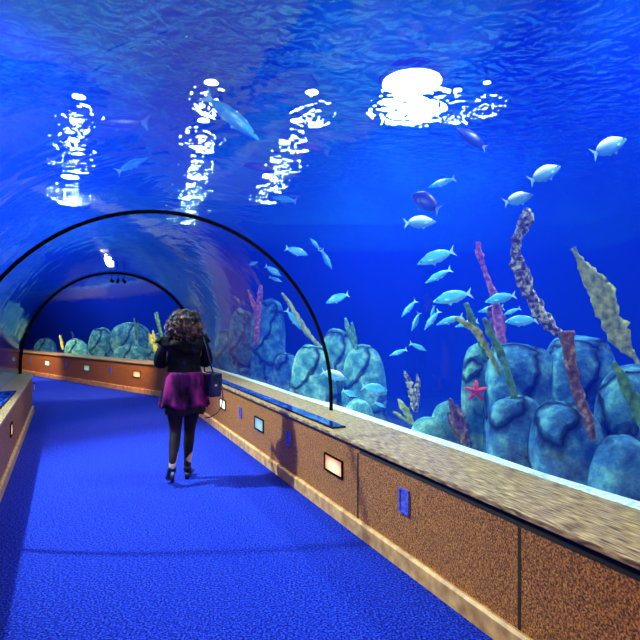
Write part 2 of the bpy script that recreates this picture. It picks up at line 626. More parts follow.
# ------------------------------------------------------------------ lamps over the water
def round_lamp(loc, r, label, power=0, aim=None, cone=80):
    root = empty('tank_lamp', loc)
    tag(root, label, 'lamp', 'round lamps above the water')
    n = 32
    rings = [[(rr * cos(2 * pi * k / n), rr * sin(2 * pi * k / n), z) for k in range(n)]
             for rr, z in ((r * 1.12, 0.0), (r * 1.15, 0.05), (r * 0.8, 0.25), (r * 0.3, 0.33))]
    v, f = loft(rings)
    obj('housing', v, f, M['dark'], root, smooth=False)
    v = [(r * cos(2 * pi * k / n), r * sin(2 * pi * k / n), -0.01) for k in range(n)]
    obj('diffuser', v, [tuple(reversed(range(n)))], M['lamp'], root)
    if power:
        L = bpy.data.lights.new('bulb', 'SPOT')
        L.energy = power; L.color = (0.80, 0.93, 1.0); L.spot_size = R(cone); L.spot_blend = 0.7; L.shadow_soft_size = 0.08
        lo = bpy.data.objects.new('bulb', L); COL.objects.link(lo); lo.parent = root
        lo.location = (0, 0, -0.05)
        lo.rotation_euler = (Vector(aim) - Vector(loc)).normalized().to_track_quat('-Z', 'Y').to_euler()
    return root


LAMPS = [((1.65, 9.6, 5.9), 0.52, 'brightest round lamp above the water, right of the arch crown', 3500, (2.2, 8.5, 0), 95),
         ((3.9, 4.6, 5.8), 0.5, 'round lamp above the large blue rocks on the right', 2600, (3.2, 4.4, 0.6), 100),
         ((1.7, 1.6, 5.6), 0.3, 'unseen round lamp added near the viewer to brighten the right rocks', 700, (2.3, 4.4, 0.8), 80),  # added out of frame to put more light on the right rocks
         ((2.55, 9.9, 5.9), 0.07, 'tiny lamp added for the glitter just right of the brightest lamp'),  # this and the next are added to make glitter beside the big lamp
         ((3.0, 9.6, 5.9), 0.06, 'tiny lamp added for the glitter second to the right of the brightest lamp'),
         ((0.9, 5.1, 6.1), 0.4, 'round lamp above the boulders behind the black arch', 2200, (0.6, 7.4, 0.8), 90),
         ((-7.2, 15.4, 5.8), 0.22, 'round lamp above the rocks beyond the far wall', 3500, (-6.0, 14.8, 0.8), 110),
         ((-5.0, 5.3, 5.6), 0.62, 'round lamp above the water left of the walkway', 14000, (-1.0, 5.3, 0.6), 60),
         ((-3.5, 0.8, 5.8), 0.5, 'round lamp above the water near the left ledge')]
for a in LAMPS:
    round_lamp(*a)
for a, b, n_, nm in (((-0.15, 10.0), (-1.55, 15.6), 5, 'the middle of the tunnel'), ((-1.95, 9.6), (-4.6, 18.5), 6, 'the crown of the arches'),
                     ((-4.6, 10.2), (-5.8, 12.6), 3, 'the far left water')):
    for k in range(n_):
        q = k / (n_ - 1)
        wh = ('nearest' if k == 0 else 'farthest' if k == n_ - 1 else ('second', 'third', 'fourth', 'fifth')[k - 1] + ' from the near end')
        round_lamp((a[0] + (b[0] - a[0]) * q, a[1] + (b[1] - a[1]) * q, 5.9), 0.115, 'small lamp glittering above ' + nm + ', ' + wh)



def spotlight(loc, aim, power, col, size, label, blend=0.6):
    root = empty('tunnel_spotlight', loc)
    tag(root, label, 'spotlight', 'small black spotlights at the crown of the arches')
    d = (Vector(aim) - Vector(loc)).normalized()
    tube('lamp_head', [Vector((0, 0, 0)) - d * 0.05, Vector((0, 0, 0)), d * 0.05], [0.022, 0.028, 0.032], M['black'], root, 14)
    tube('bracket', [(0, 0, 0.11), (0, 0, 0.02)], 0.008, M['black'], root, 8)
    L = bpy.data.lights.new('bulb', 'SPOT')
    L.energy = power; L.color = col; L.spot_size = size; L.spot_blend = blend; L.shadow_soft_size = 0.05
    lo = bpy.data.objects.new('bulb', L); COL.objects.link(lo); lo.parent = root
    lo.location = d * 0.06
    lo.rotation_euler = d.to_track_quat('-Z', 'Y').to_euler()
    return root


WARM = (1.0, 0.66, 0.32)
cr = mitre(AC, AT - 0.16)
for k, (off, aim, lab) in enumerate([(-0.11, P(6.0, RW, 0.35), 'left one of three black spotlights at the far arch crown'),
                                     (0.0, P2(4.0, RW, 0.35), 'middle one of three black spotlights at the far arch crown'),
                                     (0.11, P(8.6, RW, 0.3), 'right one of three black spotlights at the far arch crown')]):
    spotlight(cr + N1 * off - T1 * 0.05, aim, (220, 700, 110)[k], WARM, R(95), lab)
for k, (off, aim, lab) in enumerate([(-0.12, P(3.4, RW, 0.3), 'left black spotlight added unseen behind the viewer to warm the right wall'),
                                     (0.12, P(1.5, RW, 0.3), 'right black spotlight added unseen behind the viewer to warm the right wall')]):
    spotlight(P(SA + 0.05, AC + off, AT - 0.16), aim, (230, 100)[k], WARM, R(80), lab)  # pair added out of view to throw warm light forward
spotlight(P2(5.95, AC, AT - 0.16), P2(7.5, RW, 0.3), 500, WARM, R(100), 'black spotlight added far round the bend to warm the far wall')  # added lamp for warm light on the far wall; no arch here


# ------------------------------------------------------------------ fittings on the low walls
def frame_fit(name, s, w, h, z, glow, label, group, side=1, seg=1, frame='black', strength=0, cat='wall light'):
    """a small rectangular fitting let into a low wall"""
    D = RW if side > 0 else LW + SKEW * (SC - s) / (SC - S0)
    fn = P if seg == 1 else P2
    T, N = (T1, N1) if seg == 1 else (T2, N2)
    c = fn(s, D, z)
    out = -N * side
    root = empty(name, c)
    tag(root, label, cat, group)
    def pt(a, b, o): return T * a + Vector((0, 0, b)) + out * o
    # frame of four bars as one ring
    inner = [(-w / 2, -h / 2), (w / 2, -h / 2), (w / 2, h / 2), (-w / 2, h / 2)]
    t = 0.012
    outer = [(-w / 2 - t, -h / 2 - t), (w / 2 + t, -h / 2 - t), (w / 2 + t, h / 2 + t), (-w / 2 - t, h / 2 + t)]
    v = []
    for a, b in outer: v.append(pt(a, b, 0.0005))
    for a, b in outer: v.append(pt(a, b, 0.014))
    for a, b in inner: v.append(pt(a, b, 0.014))
    for a, b in inner: v.append(pt(a, b, 0.0005))
    f = []
    for k in range(4):
        for i in range(4):
            j = (i + 1) % 4
            f.append((k * 4 + i, k * 4 + j, ((k + 1) % 4) * 4 + j, ((k + 1) % 4) * 4 + i))
    obj('frame', v, f, M[frame], root)
    v = [pt(a, b, o) for o in (0.001, 0.006) for a, b in inner]
    f = [(0, 1, 2, 3), (4, 5, 6, 7)] + [(i, (i + 1) % 4, 4 + (i + 1) % 4, 4 + i) for i in range(4)]
    obj('lens', v, f, glow, root)
    return root


def glow_mat(name, c1, c2, s):
    m, nt, nd, lk = nodes_of(name)
    b = nd['Principled BSDF']
    b.inputs['Roughness'].default_value = 0.2
    tc = nd.new('ShaderNodeTexCoord')
    g = nd.new('ShaderNodeTexGradient'); g.gradient_type = 'SPHERICAL'
    mp = nd.new('ShaderNodeMapping'); mp.inputs['Scale'].default_value = (6, 6, 13); mp.inputs['Location'].default_value = (0, 0, 0.25)
    lk.new(tc.outputs['Object'], mp.inputs[0]); lk.new(mp.outputs[0], g.inputs[0])
    r = ramp(nd, [(0.0, c1), (0.8, c2)])
    lk.new(g.outputs[0], r.inputs[0])
    lk.new(r.outputs[0], b.inputs['Base Color'])
    lk.new(r.outputs[0], b.inputs['Emission Color'])
    b.inputs['Emission Strength'].default_value = s
    return m


M['glow_warm'] = glow_mat('warm_lit_lens', (0.50, 0.16, 0.08), (1.0, 0.72, 0.32), 0.9)
M['glow_white'] = glow_mat('white_lit_lens', (0.80, 0.75, 0.55), (1.0, 0.95, 0.8), 0.7)
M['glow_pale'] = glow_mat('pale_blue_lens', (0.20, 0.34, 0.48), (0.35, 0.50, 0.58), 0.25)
M['glow_green'] = glow_mat('pale_green_lens', (0.25, 0.55, 0.40), (0.5, 0.8, 0.6), 0.35)
LIT = 'small lit panels set in the low walls'
PLQ = 'small blue plaques on the low walls'


def s_at(u, D=RW):
    """distance along the straight tunnel where the wall face shows in photo column u"""
    r = (u - 320) / F
    # X = -sin*s + cos*D ; Y = cos*s + sin*D ; X = r*Y
    return (cos(A1) * D - r * sin(A1) * D) / (sin(A1) + r * cos(A1))


def s2_at(u, D=RW):
    r = (u - 320) / F
    b = CORNER + N2 * (D - DC)
    return (r * b.y - b.x) / (T2.x - r * T2.y)


frame_fit('wall_light', s_at(334), 0.31, 0.12, 0.41, M['glow_warm'], 'warm glowing panel in the wooden wall, nearest of the lit panels on the right', LIT)
frame_fit('wall_light', s_at(259.5), 0.30, 0.125, 0.41, M['glow_pale'], 'faintly glowing pale blue-grey panel in the wooden wall, right of the walking person', LIT)  # its lens gives off a faint glow
frame_fit('wall_light', s_at(223), 0.32, 0.12, 0.41, M['glow_white'], 'white lit panel in the wooden wall just below the shoulder bag', LIT)
frame_fit('wall_plaque', s_at(405), 0.085, 0.135, 0.43, M['plaque'], 'blue plaque on the orange panel nearest the viewer on the right wall', PLQ, frame='plaque', cat='plaque')
frame_fit('wall_plaque', s_at(289), 0.07, 0.12, 0.43, M['plaque'], 'blue plaque on the right wall between the warm glowing and pale panels', PLQ, frame='plaque', cat='plaque')
frame_fit('wall_plaque', s_at(241), 0.07, 0.11, 0.43, M['plaque'], 'small blue plaque on the right wall between pale and white panels', PLQ, frame='plaque', cat='plaque')
for u, g, l in ((137, 'glow_warm', 'warm white lit panel in the far wall, nearest the walking person'),
                (87, 'glow_green', 'pale green panel in the far wall, second from the walking person'),
                (47.5, 'glow_white', 'bright white lit panel in the far wall, second from the left end'),
                (14, 'glow_pale', 'dim blue-grey panel at the left end of the far wall')):
    frame_fit('wall_light', s2_at(u), 0.32, 0.13, 0.42, M[g], l, LIT, seg=2)
for u, l in ((110.5, 'tiny blue plaque on the far wall between warm white and green panels'),
             (65.5, 'tiny blue plaque on the far wall between green and bright white panels'),
             (30, 'tiny blue plaque on the far wall, leftmost of the plaques')):
    frame_fit('wall_plaque', s2_at(u), 0.08, 0.12, 0.44, M['plaque'], l, PLQ, seg=2, frame='plaque', cat='plaque')
frame_fit('wall_light', s_at(34.5, -0.722), 0.17, 0.12, 0.41, M['glow_white'], 'white lit panel at the far end of the left wall', LIT, side=-1)
frame_fit('wall_light', s_at(12, -0.655), 0.17, 0.12, 0.41, M['glow_warm'], 'warm white lit panel in the left wall near the picture edge', LIT, side=-1)


# panel joints of the right wall and a dark strip painting in the shade under the ledge
def joint(s, name='trim_6'):
    c = P(s, RW)
    w = 0.008
    v = [c + T1 * a - N1 * o + Vector((0, 0, z)) for a in (-w, w) for o in (0.0, 0.0035) for z in (0.116, 0.60)]
    return struct(obj(name, v, [(0, 1, 3, 2), (4, 5, 7, 6), (0, 1, 5, 4), (2, 3, 7, 6), (0, 2, 6, 4), (1, 3, 7, 5)], M['dark']))


joint(s_at(358), 'trim_6'); joint(s_at(519.5), 'trim_7')
o = struct(sweep('ledge_shade_strip', [(RW - 0.003, 0.605), (RW - 0.003, 0.659), (RW - 0.0005, 0.659), (RW - 0.0005, 0.605)], M['dark'], s_from=S0, s_to=s_at(360), seg2=False))


def info_strip(s0, s1, d0, d1, label):
    r = empty('info_panel', P((s0 + s1) / 2, (d0 + d1) / 2, CAPH + 0.001))
    tag(r, label, 'information panel', 'blue graphic panels on the ledges')
    c = r.location
    def q(s, d, z): return P(s, d, z) - Vector((c.x, c.y, 0)) - Vector((0, 0, CAPH + 0.001))
    v = [q(s, d, z) for z in (CAPH + 0.001, CAPH + 0.012) for s, d in ((s0, d0), (s1, d0), (s1, d1), (s0, d1))]
    f = [(0, 1, 2, 3), (4, 5, 6, 7)] + [(i, (i + 1) % 4, 4 + (i + 1) % 4, 4 + i) for i in range(4)]
    obj('backing', v, f, M['black'], r)
    i = 0.008
    a, b = min(d0, d1) + i, max(d0, d1) - i
    v = [q(s, d, z) for z in (CAPH + 0.0122, CAPH + 0.014) for s, d in ((s0 + i, a), (s1 - i, a), (s1 - i, b), (s0 + i, b))]
    obj('graphic', v, f, M['info'], r)


info_strip(4.0, 9.2, 1.92, 2.05, 'long narrow blue information strip lying on the right wooden ledge')
info_strip(4.0, 7.9, -0.72, -1.02, 'wide glossy blue information panel lying on the left wooden ledge')


# ------------------------------------------------------------------ rocks
def boulder(name, u0, u1, vtop, Y, m, label, zb=-0.35, dy=0.8, seed=0, lean=0.0, rough=0.07, boxy=2.8, group='rocks of the aquarium'):
    """boulder showing between photo columns u0..u1 with its top at row vtop, Y metres away"""
    if Y > 13:
        Y *= 1.07; dy = 0.6
    cx = ((u0 + u1) / 2 - 320) / F * Y
    rx = (u1 - u0) / 2 / F * Y * 0.97
    zt = CAMZ + (324 - vtop) / F * Y
    rz = (zt - zb) / 2
    bm = bmesh.new()
    bmesh.ops.create_icosphere(bm, subdivisions=5, radius=1)
    e = 2 / boxy
    sv = Vector((seed * 3.7, seed * 1.3, seed * 7.1))
    for v in bm.verts:
        c = v.co.copy()
        c = Vector([math.copysign(abs(k) ** e, k) for k in c])
        c = c.normalized() * (c.length ** 0.9)
        nn = noise.fractal(c * 0.9 + sv, 1.2, 2.1, 4)
        ri = abs(noise.noise(c * 1.7 + sv * 2))
        c *= 1 + rough * nn + 0.0 * ri
        v.co = Vector((c.x * rx + lean * c.z * rx, c.y * rx * dy, c.z * rz))
    o = objb(name, bm, m, smooth=True)
    o.location = (cx, Y, (zt + zb) / 2)
    o.rotation_euler = (0, 0, A1 * 0.0)
    tag(o, label, 'rock', group)
    return o


B, Tl = M['rock_blue'], M['rock_teal']
BR = 'boulder'
boulder('rock_pillar', 461, 494, 346, 4.75, Tl, 'upright teal rock pillar carrying the red starfish', seed=1, boxy=3.2)
boulder('boulder', 482, 556, 344, 4.65, B, 'large flat-topped blue rock right of the starfish pillar', seed=2, boxy=4.5, dy=0.8)
boulder('boulder', 540, 618, 337, 4.55, B, 'large blue rock behind the yellow-green weed blade', seed=3, boxy=3.6, dy=0.7)
boulder('boulder', 530, 600, 402, 3.75, B, 'rounded blue boulder standing against the glass under the thick brown stem', seed=4, dy=0.8, boxy=3.6)
boulder('boulder', 597, 672, 364, 3.75, B, 'big blue boulder at the right edge of the picture', seed=5, boxy=3.4, dy=0.8)
boulder('boulder', 588, 660, 436, 3.28, B, 'low blue boulder in the bottom right corner above the ledge', seed=6, dy=0.7)
boulder('boulder', 488, 546, 396, 4.0, B, 'narrow blue-green rock leaning below the large flat-topped rock', seed=17, dy=0.7, boxy=4.5, lean=-0.12)
boulder('boulder', 428, 464, 402, 5.2, Tl, 'small pale green boulder left of the starfish pillar', seed=7)
boulder('boulder', 406, 448, 417, 4.85, Tl, 'low grey-green rock on the sand left of the brown fronds', seed=8, dy=0.7)
boulder('boulder', 289, 338, 345, 7.4, Tl, 'left lobe of the teal rock group seen through the near arch', seed=9)
boulder('boulder', 318, 361, 329, 7.9, Tl, 'top rounded boulder of the teal rock group behind the near arch', seed=10)
boulder('boulder', 340, 386, 345, 7.3, Tl, 'right fissured boulder of the teal rock group behind the near arch', seed=11, boxy=3.0)
boulder('boulder', 340, 376, 399, 6.3, Tl, 'low domed boulder at the foot of the teal rock group', seed=12, dy=0.8)
boulder('boulder', 229, 256, 308, 11.2, B, 'tall dark blue rock column seen above the shoulder bag', seed=13, boxy=3.5)
boulder('boulder', 250, 286, 300, 10.4, B, 'tallest dark blue rock column inside the near arch', seed=14, boxy=3.8)
boulder('boulder', 272, 300, 352, 9.0, B, 'shorter blue rock between the tall columns and the teal group', seed=15, boxy=3)
boulder('boulder', 214, 240, 330, 12.4, B, 'blue rock column beside the hair of the walking person', seed=16, boxy=3)
boulder('boulder', 88, 114, 328, 14.9, Tl, 'round green rock beyond the far wall, left of the largest one', seed=20, boxy=3)
boulder('boulder', 108, 152, 323, 14.4, Tl, 'largest green rock with dark fissures beyond the far wall', seed=21, boxy=3)
boulder('boulder', 112, 150, 346, 13.9, Tl, 'low green slab below the largest rock beyond the far wall', seed=22, boxy=4)
boulder('boulder', 64, 90, 339, 15.6, Tl, 'low cracked green rock beyond the middle of the far wall', seed=23)
boulder('boulder', 34, 57, 338, 17.2, B, 'small bluish rock beyond the left part of the far wall', seed=24)
boulder('boulder', 146, 172, 334, 13.4, Tl, 'green rock beyond the far wall beside the person', seed=25)


# ------------------------------------------------------------------ weeds, fronds
def weed(name, pts, m, label, Y, ruff=0.3, flat=0.35, seed=0, group=None, lean=0.0, cat='water plant', parent=None, n=10, sub=6):
    """blade through photo points (u, v, width px) at distance Y"""
    P3 = [(at(u, v, Y + lean * i), w / F * Y) for i, (u, v, w) in enumerate(pts)]
    rings = []
    tot = (len(P3) - 1) * sub
    for i in range(tot + 1):
        k = min(i // sub, len(P3) - 2)
        t = (i - k * sub) / sub
        p0 = P3[max(k - 1, 0)][0]; p1 = P3[k][0]; p2 = P3[k + 1][0]; p3 = P3[min(k + 2, len(P3) - 1)][0]
        p = 0.5 * ((2 * p1) + (p2 - p0) * t + (2 * p0 - 5 * p1 + 4 * p2 - p3) * t * t + (3 * p1 - p0 - 3 * p2 + p3) * t ** 3)
        w = P3[k][1] * (1 - t) + P3[k + 1][1] * t
        rings.append((p, w))
    out = []
    base = rings[-1][0].copy() if parent is None else Vector((0, 0, 0))
    for i, (p, w) in enumerate(rings):
        a = rings[max(i - 1, 0)][0]; b = rings[min(i + 1, len(rings) - 1)][0]
        t = (b - a).normalized()
        x = t.cross(Vector((0, 1, 0))).normalized()
        y = t.cross(x)
        rg = []
        for q in range(n):
            an = 2 * pi * q / n
            jit = 1 + ruff * noise.noise(Vector((seed * 5.1 + cos(an) * 1.2, i * 0.55, sin(an) * 1.2 + seed)) ) * 1.8
            tw = 0.5 * noise.noise(Vector((seed, i * 0.15, 3)))
            xx = x * cos(tw) + y * sin(tw); yy = y * cos(tw) - x * sin(tw)
            rg.append(p + xx * (cos(an) * w / 2 * jit) + yy * (sin(an) * w / 2 * flat * jit) - base)
        out.append(rg)
    v, f = loft(out)
    o = obj(name, v, f, m, parent, smooth=True)
    if parent is None:
        o.location = base
        tag(o, label, cat, group)
    return o


G = 'weeds standing among the rocks'
weed('encrusted_stem', [(524, 209, 4), (527, 216, 13), (517, 240, 10), (519, 268, 13), (531, 296, 15), (544, 318, 11), (562, 337, 8), (568, 345, 6), (570, 352, 5)],
     M['kelp_pale'], 'tall pale encrusted stem rising highest of all above the blue rocks', 4.15, seed=1, ruff=0.55, group=G)
weed('brown_stem', [(567, 331, 13), (569, 352, 12), (573, 375, 12), (580, 400, 11), (588, 420, 9), (593, 440, 6)],
     M['kelp_brown'], 'thick dark reddish stem standing in front of the blue boulder', 3.35, seed=2, ruff=0.3, flat=0.8, group=G)
weed('weed_blade', [(573, 248, 6), (578, 257, 5), (586, 270, 14), (600, 292, 23), (610, 315, 24), (619, 335, 22), (628, 350, 10), (634, 357, 5), (644, 372, 4), (660, 400, 4)],
     M['kelp_yellow'], 'broad yellow-green weed blade leaning left at the upper right', 3.9, seed=3, ruff=0.35, flat=0.2, group=G)
weed('weed_blade', [(613, 362, 4), (622, 378, 10), (632, 398, 13), (640, 418, 14), (650, 440, 8), (655, 450, 5)],
     M['kelp_green'], 'dark green weed blade in front of the boulder at the right edge', 3.15, seed=4, ruff=0.35, flat=0.25, group=G)
weed('pink_weed', [(478, 242, 4), (479, 252, 7), (483, 265, 5), (489, 282, 5), (494, 296, 7), (499, 325, 10), (503, 350, 8)],
     M['kelp_pink'], 'thin pinkish purple stem left of the tall pale stem', 5.0, seed=5, ruff=0.5, group=G)
weed('dark_weed', [(492, 305, 8), (497, 318, 15), (500, 335, 13), (504, 352, 8)], M['kelp_brown'],
     'dark leafy tuft behind the school of fish above the flat-topped rock', 5.1, seed=6, ruff=0.6, group=G)
weed('green_weed', [(484, 318, 4), (490, 332, 7), (500, 352, 8), (508, 375, 7), (514, 395, 7), (519, 415, 6), (524, 440, 4)],
     M['kelp_green'], 'long green blade crossing the front of the flat-topped rock', 3.95, seed=7, ruff=0.3, flat=0.3, group=G)
weed('yellow_weed', [(455, 318, 3), (466, 324, 5), (476, 331, 8), (484, 343, 6), (492, 358, 5), (500, 375, 3)],
     M['kelp_yellow'], 'short yellow-tipped weed leaning left over the starfish pillar', 4.1, seed=8, ruff=0.6, group=G)
weed('green_weed', [(466, 303, 4), (470, 315, 7), (476, 330, 6), (481, 345, 5), (486, 360, 4)], M['kelp_green'],
     'dark green frond above the starfish pillar', 4.2, seed=9, ruff=0.5, group=G)


def tuft(name, Y, blades, m, label, seed):
    u, v, _ = blades[0][-1]
    base = at(u, v, Y)
    root = empty(name, base)
    tag(root, label, 'water plant', G)
    for i, b in enumerate(blades):
        o = weed('blade', b, m, None, Y + 0.04 * i, seed=seed + i, ruff=0.6, flat=0.5, parent=root)
        o.location = -base
    return root


tuft('leafy_weed', 5.3, [[(404, 371, 1.5), (408, 380, 5), (412, 392, 8), (414, 404, 7), (416, 412, 3)],
                         [(417, 374, 1.5), (418, 384, 5), (415, 396, 8), (415, 412, 3)]], M['kelp_pale'],
     'twisted pale weed with two tips on the sand in the middle', 11)
tuft('leafy_weed', 5.6, [[(398, 399, 1.5), (403, 407, 6), (409, 417, 6), (413, 424, 3)],
                         [(393, 412, 1.5), (400, 416, 3), (412, 424, 2)]], M['kelp_yellow'],
     'low spiky yellow-green weed just left of the twisted pale one', 21)
tuft('leafy_weed', 4.45, [[(450, 398, 2), (453, 410, 7), (457, 425, 10), (464, 442, 5)],
                          [(456, 405, 2), (461, 420, 9), (466, 436, 8), (468, 448, 4)],
                          [(448, 412, 2), (452, 425, 6), (462, 444, 4)]], M['kelp_brown'],
     'shaggy brown fronds at the foot of the starfish pillar', 31)
tuft('leafy_weed', 6.9, [[(345, 318, 1.5), (348, 328, 5), (353, 340, 6), (357, 350, 3)], [(352, 322, 1.5), (354, 335, 4), (357, 350, 2)]],
     M['kelp_green'], 'green spear-shaped weed on top of the teal rock group', 41)
tuft('leafy_weed', 8.0, [[(282, 293, 2), (289, 303, 4), (297, 316, 4), (306, 331, 5), (316, 342, 4), (322, 350, 2)]],
     M['kelp_yellow'], 'thin slanting weed reaching left from the teal rock group', 51)
tuft('leafy_weed', 8.6, [[(261, 285, 3), (260, 296, 5), (258, 310, 6), (257, 325, 5), (256, 345, 3)],
                         [(248, 290, 1.5), (253, 303, 4), (257, 318, 4), (257, 345, 2)]],
     M['kelp_pink'], 'pinkish branching weed in front of the tall blue columns', 61)
tuft('leafy_weed', 13.1, [[(157, 312, 2), (158, 322, 4), (161, 333, 3), (164, 345, 2)]], M['kelp_green'],
     'small green weed beyond the far wall beside the hair of the person', 71)
tuft('leafy_weed', 12.9, [[(149, 333, 1.5), (152, 341, 6), (156, 349, 5), (160, 357, 2)], [(153, 330, 1.5), (155, 342, 4), (158, 356, 2)]],
     M['kelp_yellow'], 'yellow leafy weed beyond the far wall beside the arm of the person', 81)
tuft('leafy_weed', 14.0, [[(134, 318, 1), (135, 326, 2), (137, 340, 2)], [(138, 322, 1), (137, 332, 2), (137, 340, 2)]], M['kelp_green'],
     'thin upright weed on the largest rock beyond the far wall', 91)
tuft('leafy_weed', 15.5, [[(60, 335, 1.5), (61, 341, 3), (63, 350, 2)]], M['kelp_yellow'],
     'tiny weed between two rocks beyond the far wall', 101)

# starfish on the pillar
def starfish(u, v, Y, r):
    bm = bmesh.new()
    c = at(u, v, Y)
    n = 40
    top = []
    ctr = bm.verts.new((0, -0.03, 0)); bk = bm.verts.new((0, 0.02, 0))
    for i in range(n):
        a = 2 * pi * i / n + 0.3
        k = 0.32 + 0.68 * max(0, cos(2.5 * (a - 0.3))) ** 2 if True else 0
        k = 0.30 + 0.70 * abs(cos(2.5 * (a - 0.3))) ** 3
        rr = r * k
        top.append((bm.verts.new((rr * cos(a), -0.012, rr * sin(a) * 0.9)), bm.verts.new((rr * cos(a), 0.015, rr * sin(a) * 0.9))))
    for i in range(n):
        a, b = top[i], top[(i + 1) % n]
        bm.faces.new((ctr, a[0], b[0])); bm.faces.new((bk, b[1], a[1])); bm.faces.new((a[0], a[1], b[1], b[0]))
    o = objb('starfish', bm, M['star'], smooth=True)
    o.location = c
    tag(o, 'small red starfish clinging to the upright teal rock pillar', 'starfish')


starfish(476, 391, 4.44, 0.10)


# ------------------------------------------------------------------ fish (unit length, nose at +x, local up z)
def fish_proto(name, hmax, m, mf, kind):
    rings = []
    N, K = 22, 14
    for i in range(N + 1):
        t = i / N                      # 0 tail root .. 1 nose
        x = -0.34 + 0.84 * t
        h = hmax * (max(0.0, sin(pi * min(1, (t * 0.94 + 0.06)) ** 0.85)) ** 0.8) * 0.5
        h = max(h, 0.022 if i < N else 0.006)
        w = h * (0.42 if kind != 'slim' else 0.6)
        zc = 0.012 * sin(pi * t)
        rings.append([(x, w * cos(2 * pi * k / K), zc + h * sin(2 * pi * k / K) * (1.05 if sin(2 * pi * k / K) > 0 else 0.95)) for k in range(K)])
    v, f = loft(rings)
    root = obj(name, v, f, m, smooth=True)

    def fin(nm, poly, th, loc=(0, 0, 0), rot=(0, 0, 0)):
        n = len(poly)
        v = [(x, -th, z) for x, z in poly] + [(x, th, z) for x, z in poly]
        f = [tuple(range(n)), tuple(range(n, 2 * n))] + [(i, (i + 1) % n, n + (i + 1) % n, n + i) for i in range(n)]
        o = obj(nm, v, f, mf, root)
        o.location = loc; o.rotation_euler = rot
        return o
    s = hmax / 0.36
    fin('tail_fin', [(-0.33, 0.024), (-0.39, 0.05), (-0.50, 0.15), (-0.455, 0.05), (-0.435, 0.0), (-0.455, -0.05), (-0.50, -0.15), (-0.39, -0.05), (-0.33, -0.024)], 0.006)
    hz = hmax * 0.5
    fin('dorsal_fin', [(0.26, hz * 0.72), (0.20, hz * 0.98 + 0.015), (0.06, hz * 1.02 + 0.025), (-0.10, hz * 0.80 + 0.02), (-0.24, hz * 0.28 + 0.015), (-0.24, hz * 0.2), (0, hz * 0.7)], 0.005)
    fin('anal_fin', [(-0.02, -hz * 0.8), (-0.08, -hz * 0.88 - 0.02), (-0.22, -hz * 0.32 - 0.015), (-0.22, -hz * 0.2)], 0.005)
    fin('pelvic_fin', [(0.14, -hz * 0.85), (0.08, -hz * 0.95 - 0.035), (0.04, -hz * 0.85)], 0.005)
    for sgn in (-1, 1):
        fin('pectoral_fin', [(0.0, 0.02), (-0.05, 0.03), (-0.15, -0.01), (-0.06, -0.025), (0.0, -0.02)], 0.004,
            (0.20, sgn * hmax * 0.19, -0.02), (0, -0.3, -sgn * 0.35))
        bm = bmesh.new(); bmesh.ops.create_uvsphere(bm, u_segments=10, v_segments=6, radius=0.019)
        e = objb('eye', bm, M['eye'], root, smooth=True)
        e.location = (0.385, sgn * hmax * 0.115, 0.028)
    return root


protos = {'silver': fish_proto('bream', 0.36, M['fish_silver'], M['fish_fin'], 'deep'),
          'cyan': fish_proto('bream', 0.33, M['fish_cyan'], M['fish_fin'], 'deep'),
          'slim': fish_proto('slender_fish', 0.23, M['fish_cyan'], M['fish_fin'], 'slim'),
          'dark': fish_proto('dark_fish', 0.40, M['fish_dark'], M['fin_dark'], 'deep'),
          'darkslim': fish_proto('large_dark_fish', 0.22, M['fish_dark'], M['fin_dark'], 'slim')}
used = set()


def inside_tunnel(p, margin=0.12):
    s = p.dot(T1); D = p.x * N1.x + p.y * N1.y
    r = p - CORNER
    s2 = r.x * T2.x + r.y * T2.y; D2 = DC + r.x * N2.x + r.y * N2.y
    lim = SC + (D - DC) * TH
    d = D if s < lim else D2
    if abs(d - AC) > AR + margin: return False
    if p.z < AB: return True
    return ((d - AC) / (AR + margin)) ** 2 + ((p.z - AB) / (AT - AB + margin)) ** 2 < 1


def fish(kind, head, tail, Y, label, yaw=0.25, roll=0.0, group='fish swimming in the tank'):
    """fish with nose and tail tip at these photo points, Y metres away"""
    h, t = at(*head, Y), at(*tail, Y)
    flat = (h - t)
    L = flat.length
    sgn = 1 if flat.x >= 0 else -1
    d = (flat.normalized() + Vector((0, yaw, 0))).normalized()
    L2_ = L / math.sqrt(max(0.2, 1 - d.y * d.y))
    up = Vector((0, 0.15, 1)) if abs(d.z) < 0.85 else Vector((-sgn, 0, 0.3))
    y = up.cross(d).normalized()
    z = d.cross(y).normalized()
    mt = Matrix((d, y, z)).transposed().to_4x4()
    if kind in used:
        o = copy_tree(protos[kind])
    else:
        o = protos[kind]; used.add(kind)
    c = (h + t) / 2
    if inside_tunnel(c):
        print('FISH INSIDE', label)
    o.matrix_world = Matrix.Translation(c) @ mt @ Matrix.Scale(L2_, 4)
    tag(o, label, 'fish', group)
    return o


fish('silver', (630, 137), (589, 157), 4.6, 'silver-backed fish nearest the right edge, highest of the pale fish')
fish('silver', (563, 165), (527, 183), 4.6, 'silver-backed fish climbing right, second from the right edge')
fish('silver', (535, 194), (502, 204), 4.6, 'silver-backed fish just above the tip of the tall pale stem')
fish('dark', (456, 130), (488, 148), 5.6, 'deep-bodied dark blue fish below the ripples, right of the bright lamp', yaw=-0.2)
fish('slim', (429, 187), (455, 179), 8.5, 'hazy pale slender fish between the dark blue fish and the open water')
fish('dark', (414, 191), (437, 214), 6.0, 'narrow blue fish diving up-left above the lone silver fish', yaw=0.9)
fish('silver', (437, 221), (403, 224), 5.4, 'lone silver fish with a forked tail heading right')
fish('cyan', (418, 264), (454, 251), 5.4, 'plump turquoise fish heading left, uppermost of the pair in mid-water')
fish('slim', (426, 283), (451, 269), 5.8, 'slender turquoise fish heading left, lower of the pair in mid-water')
fish('cyan', (434, 302), (471, 293), 5.2, 'turquoise fish heading left beside the dark green frond tip')
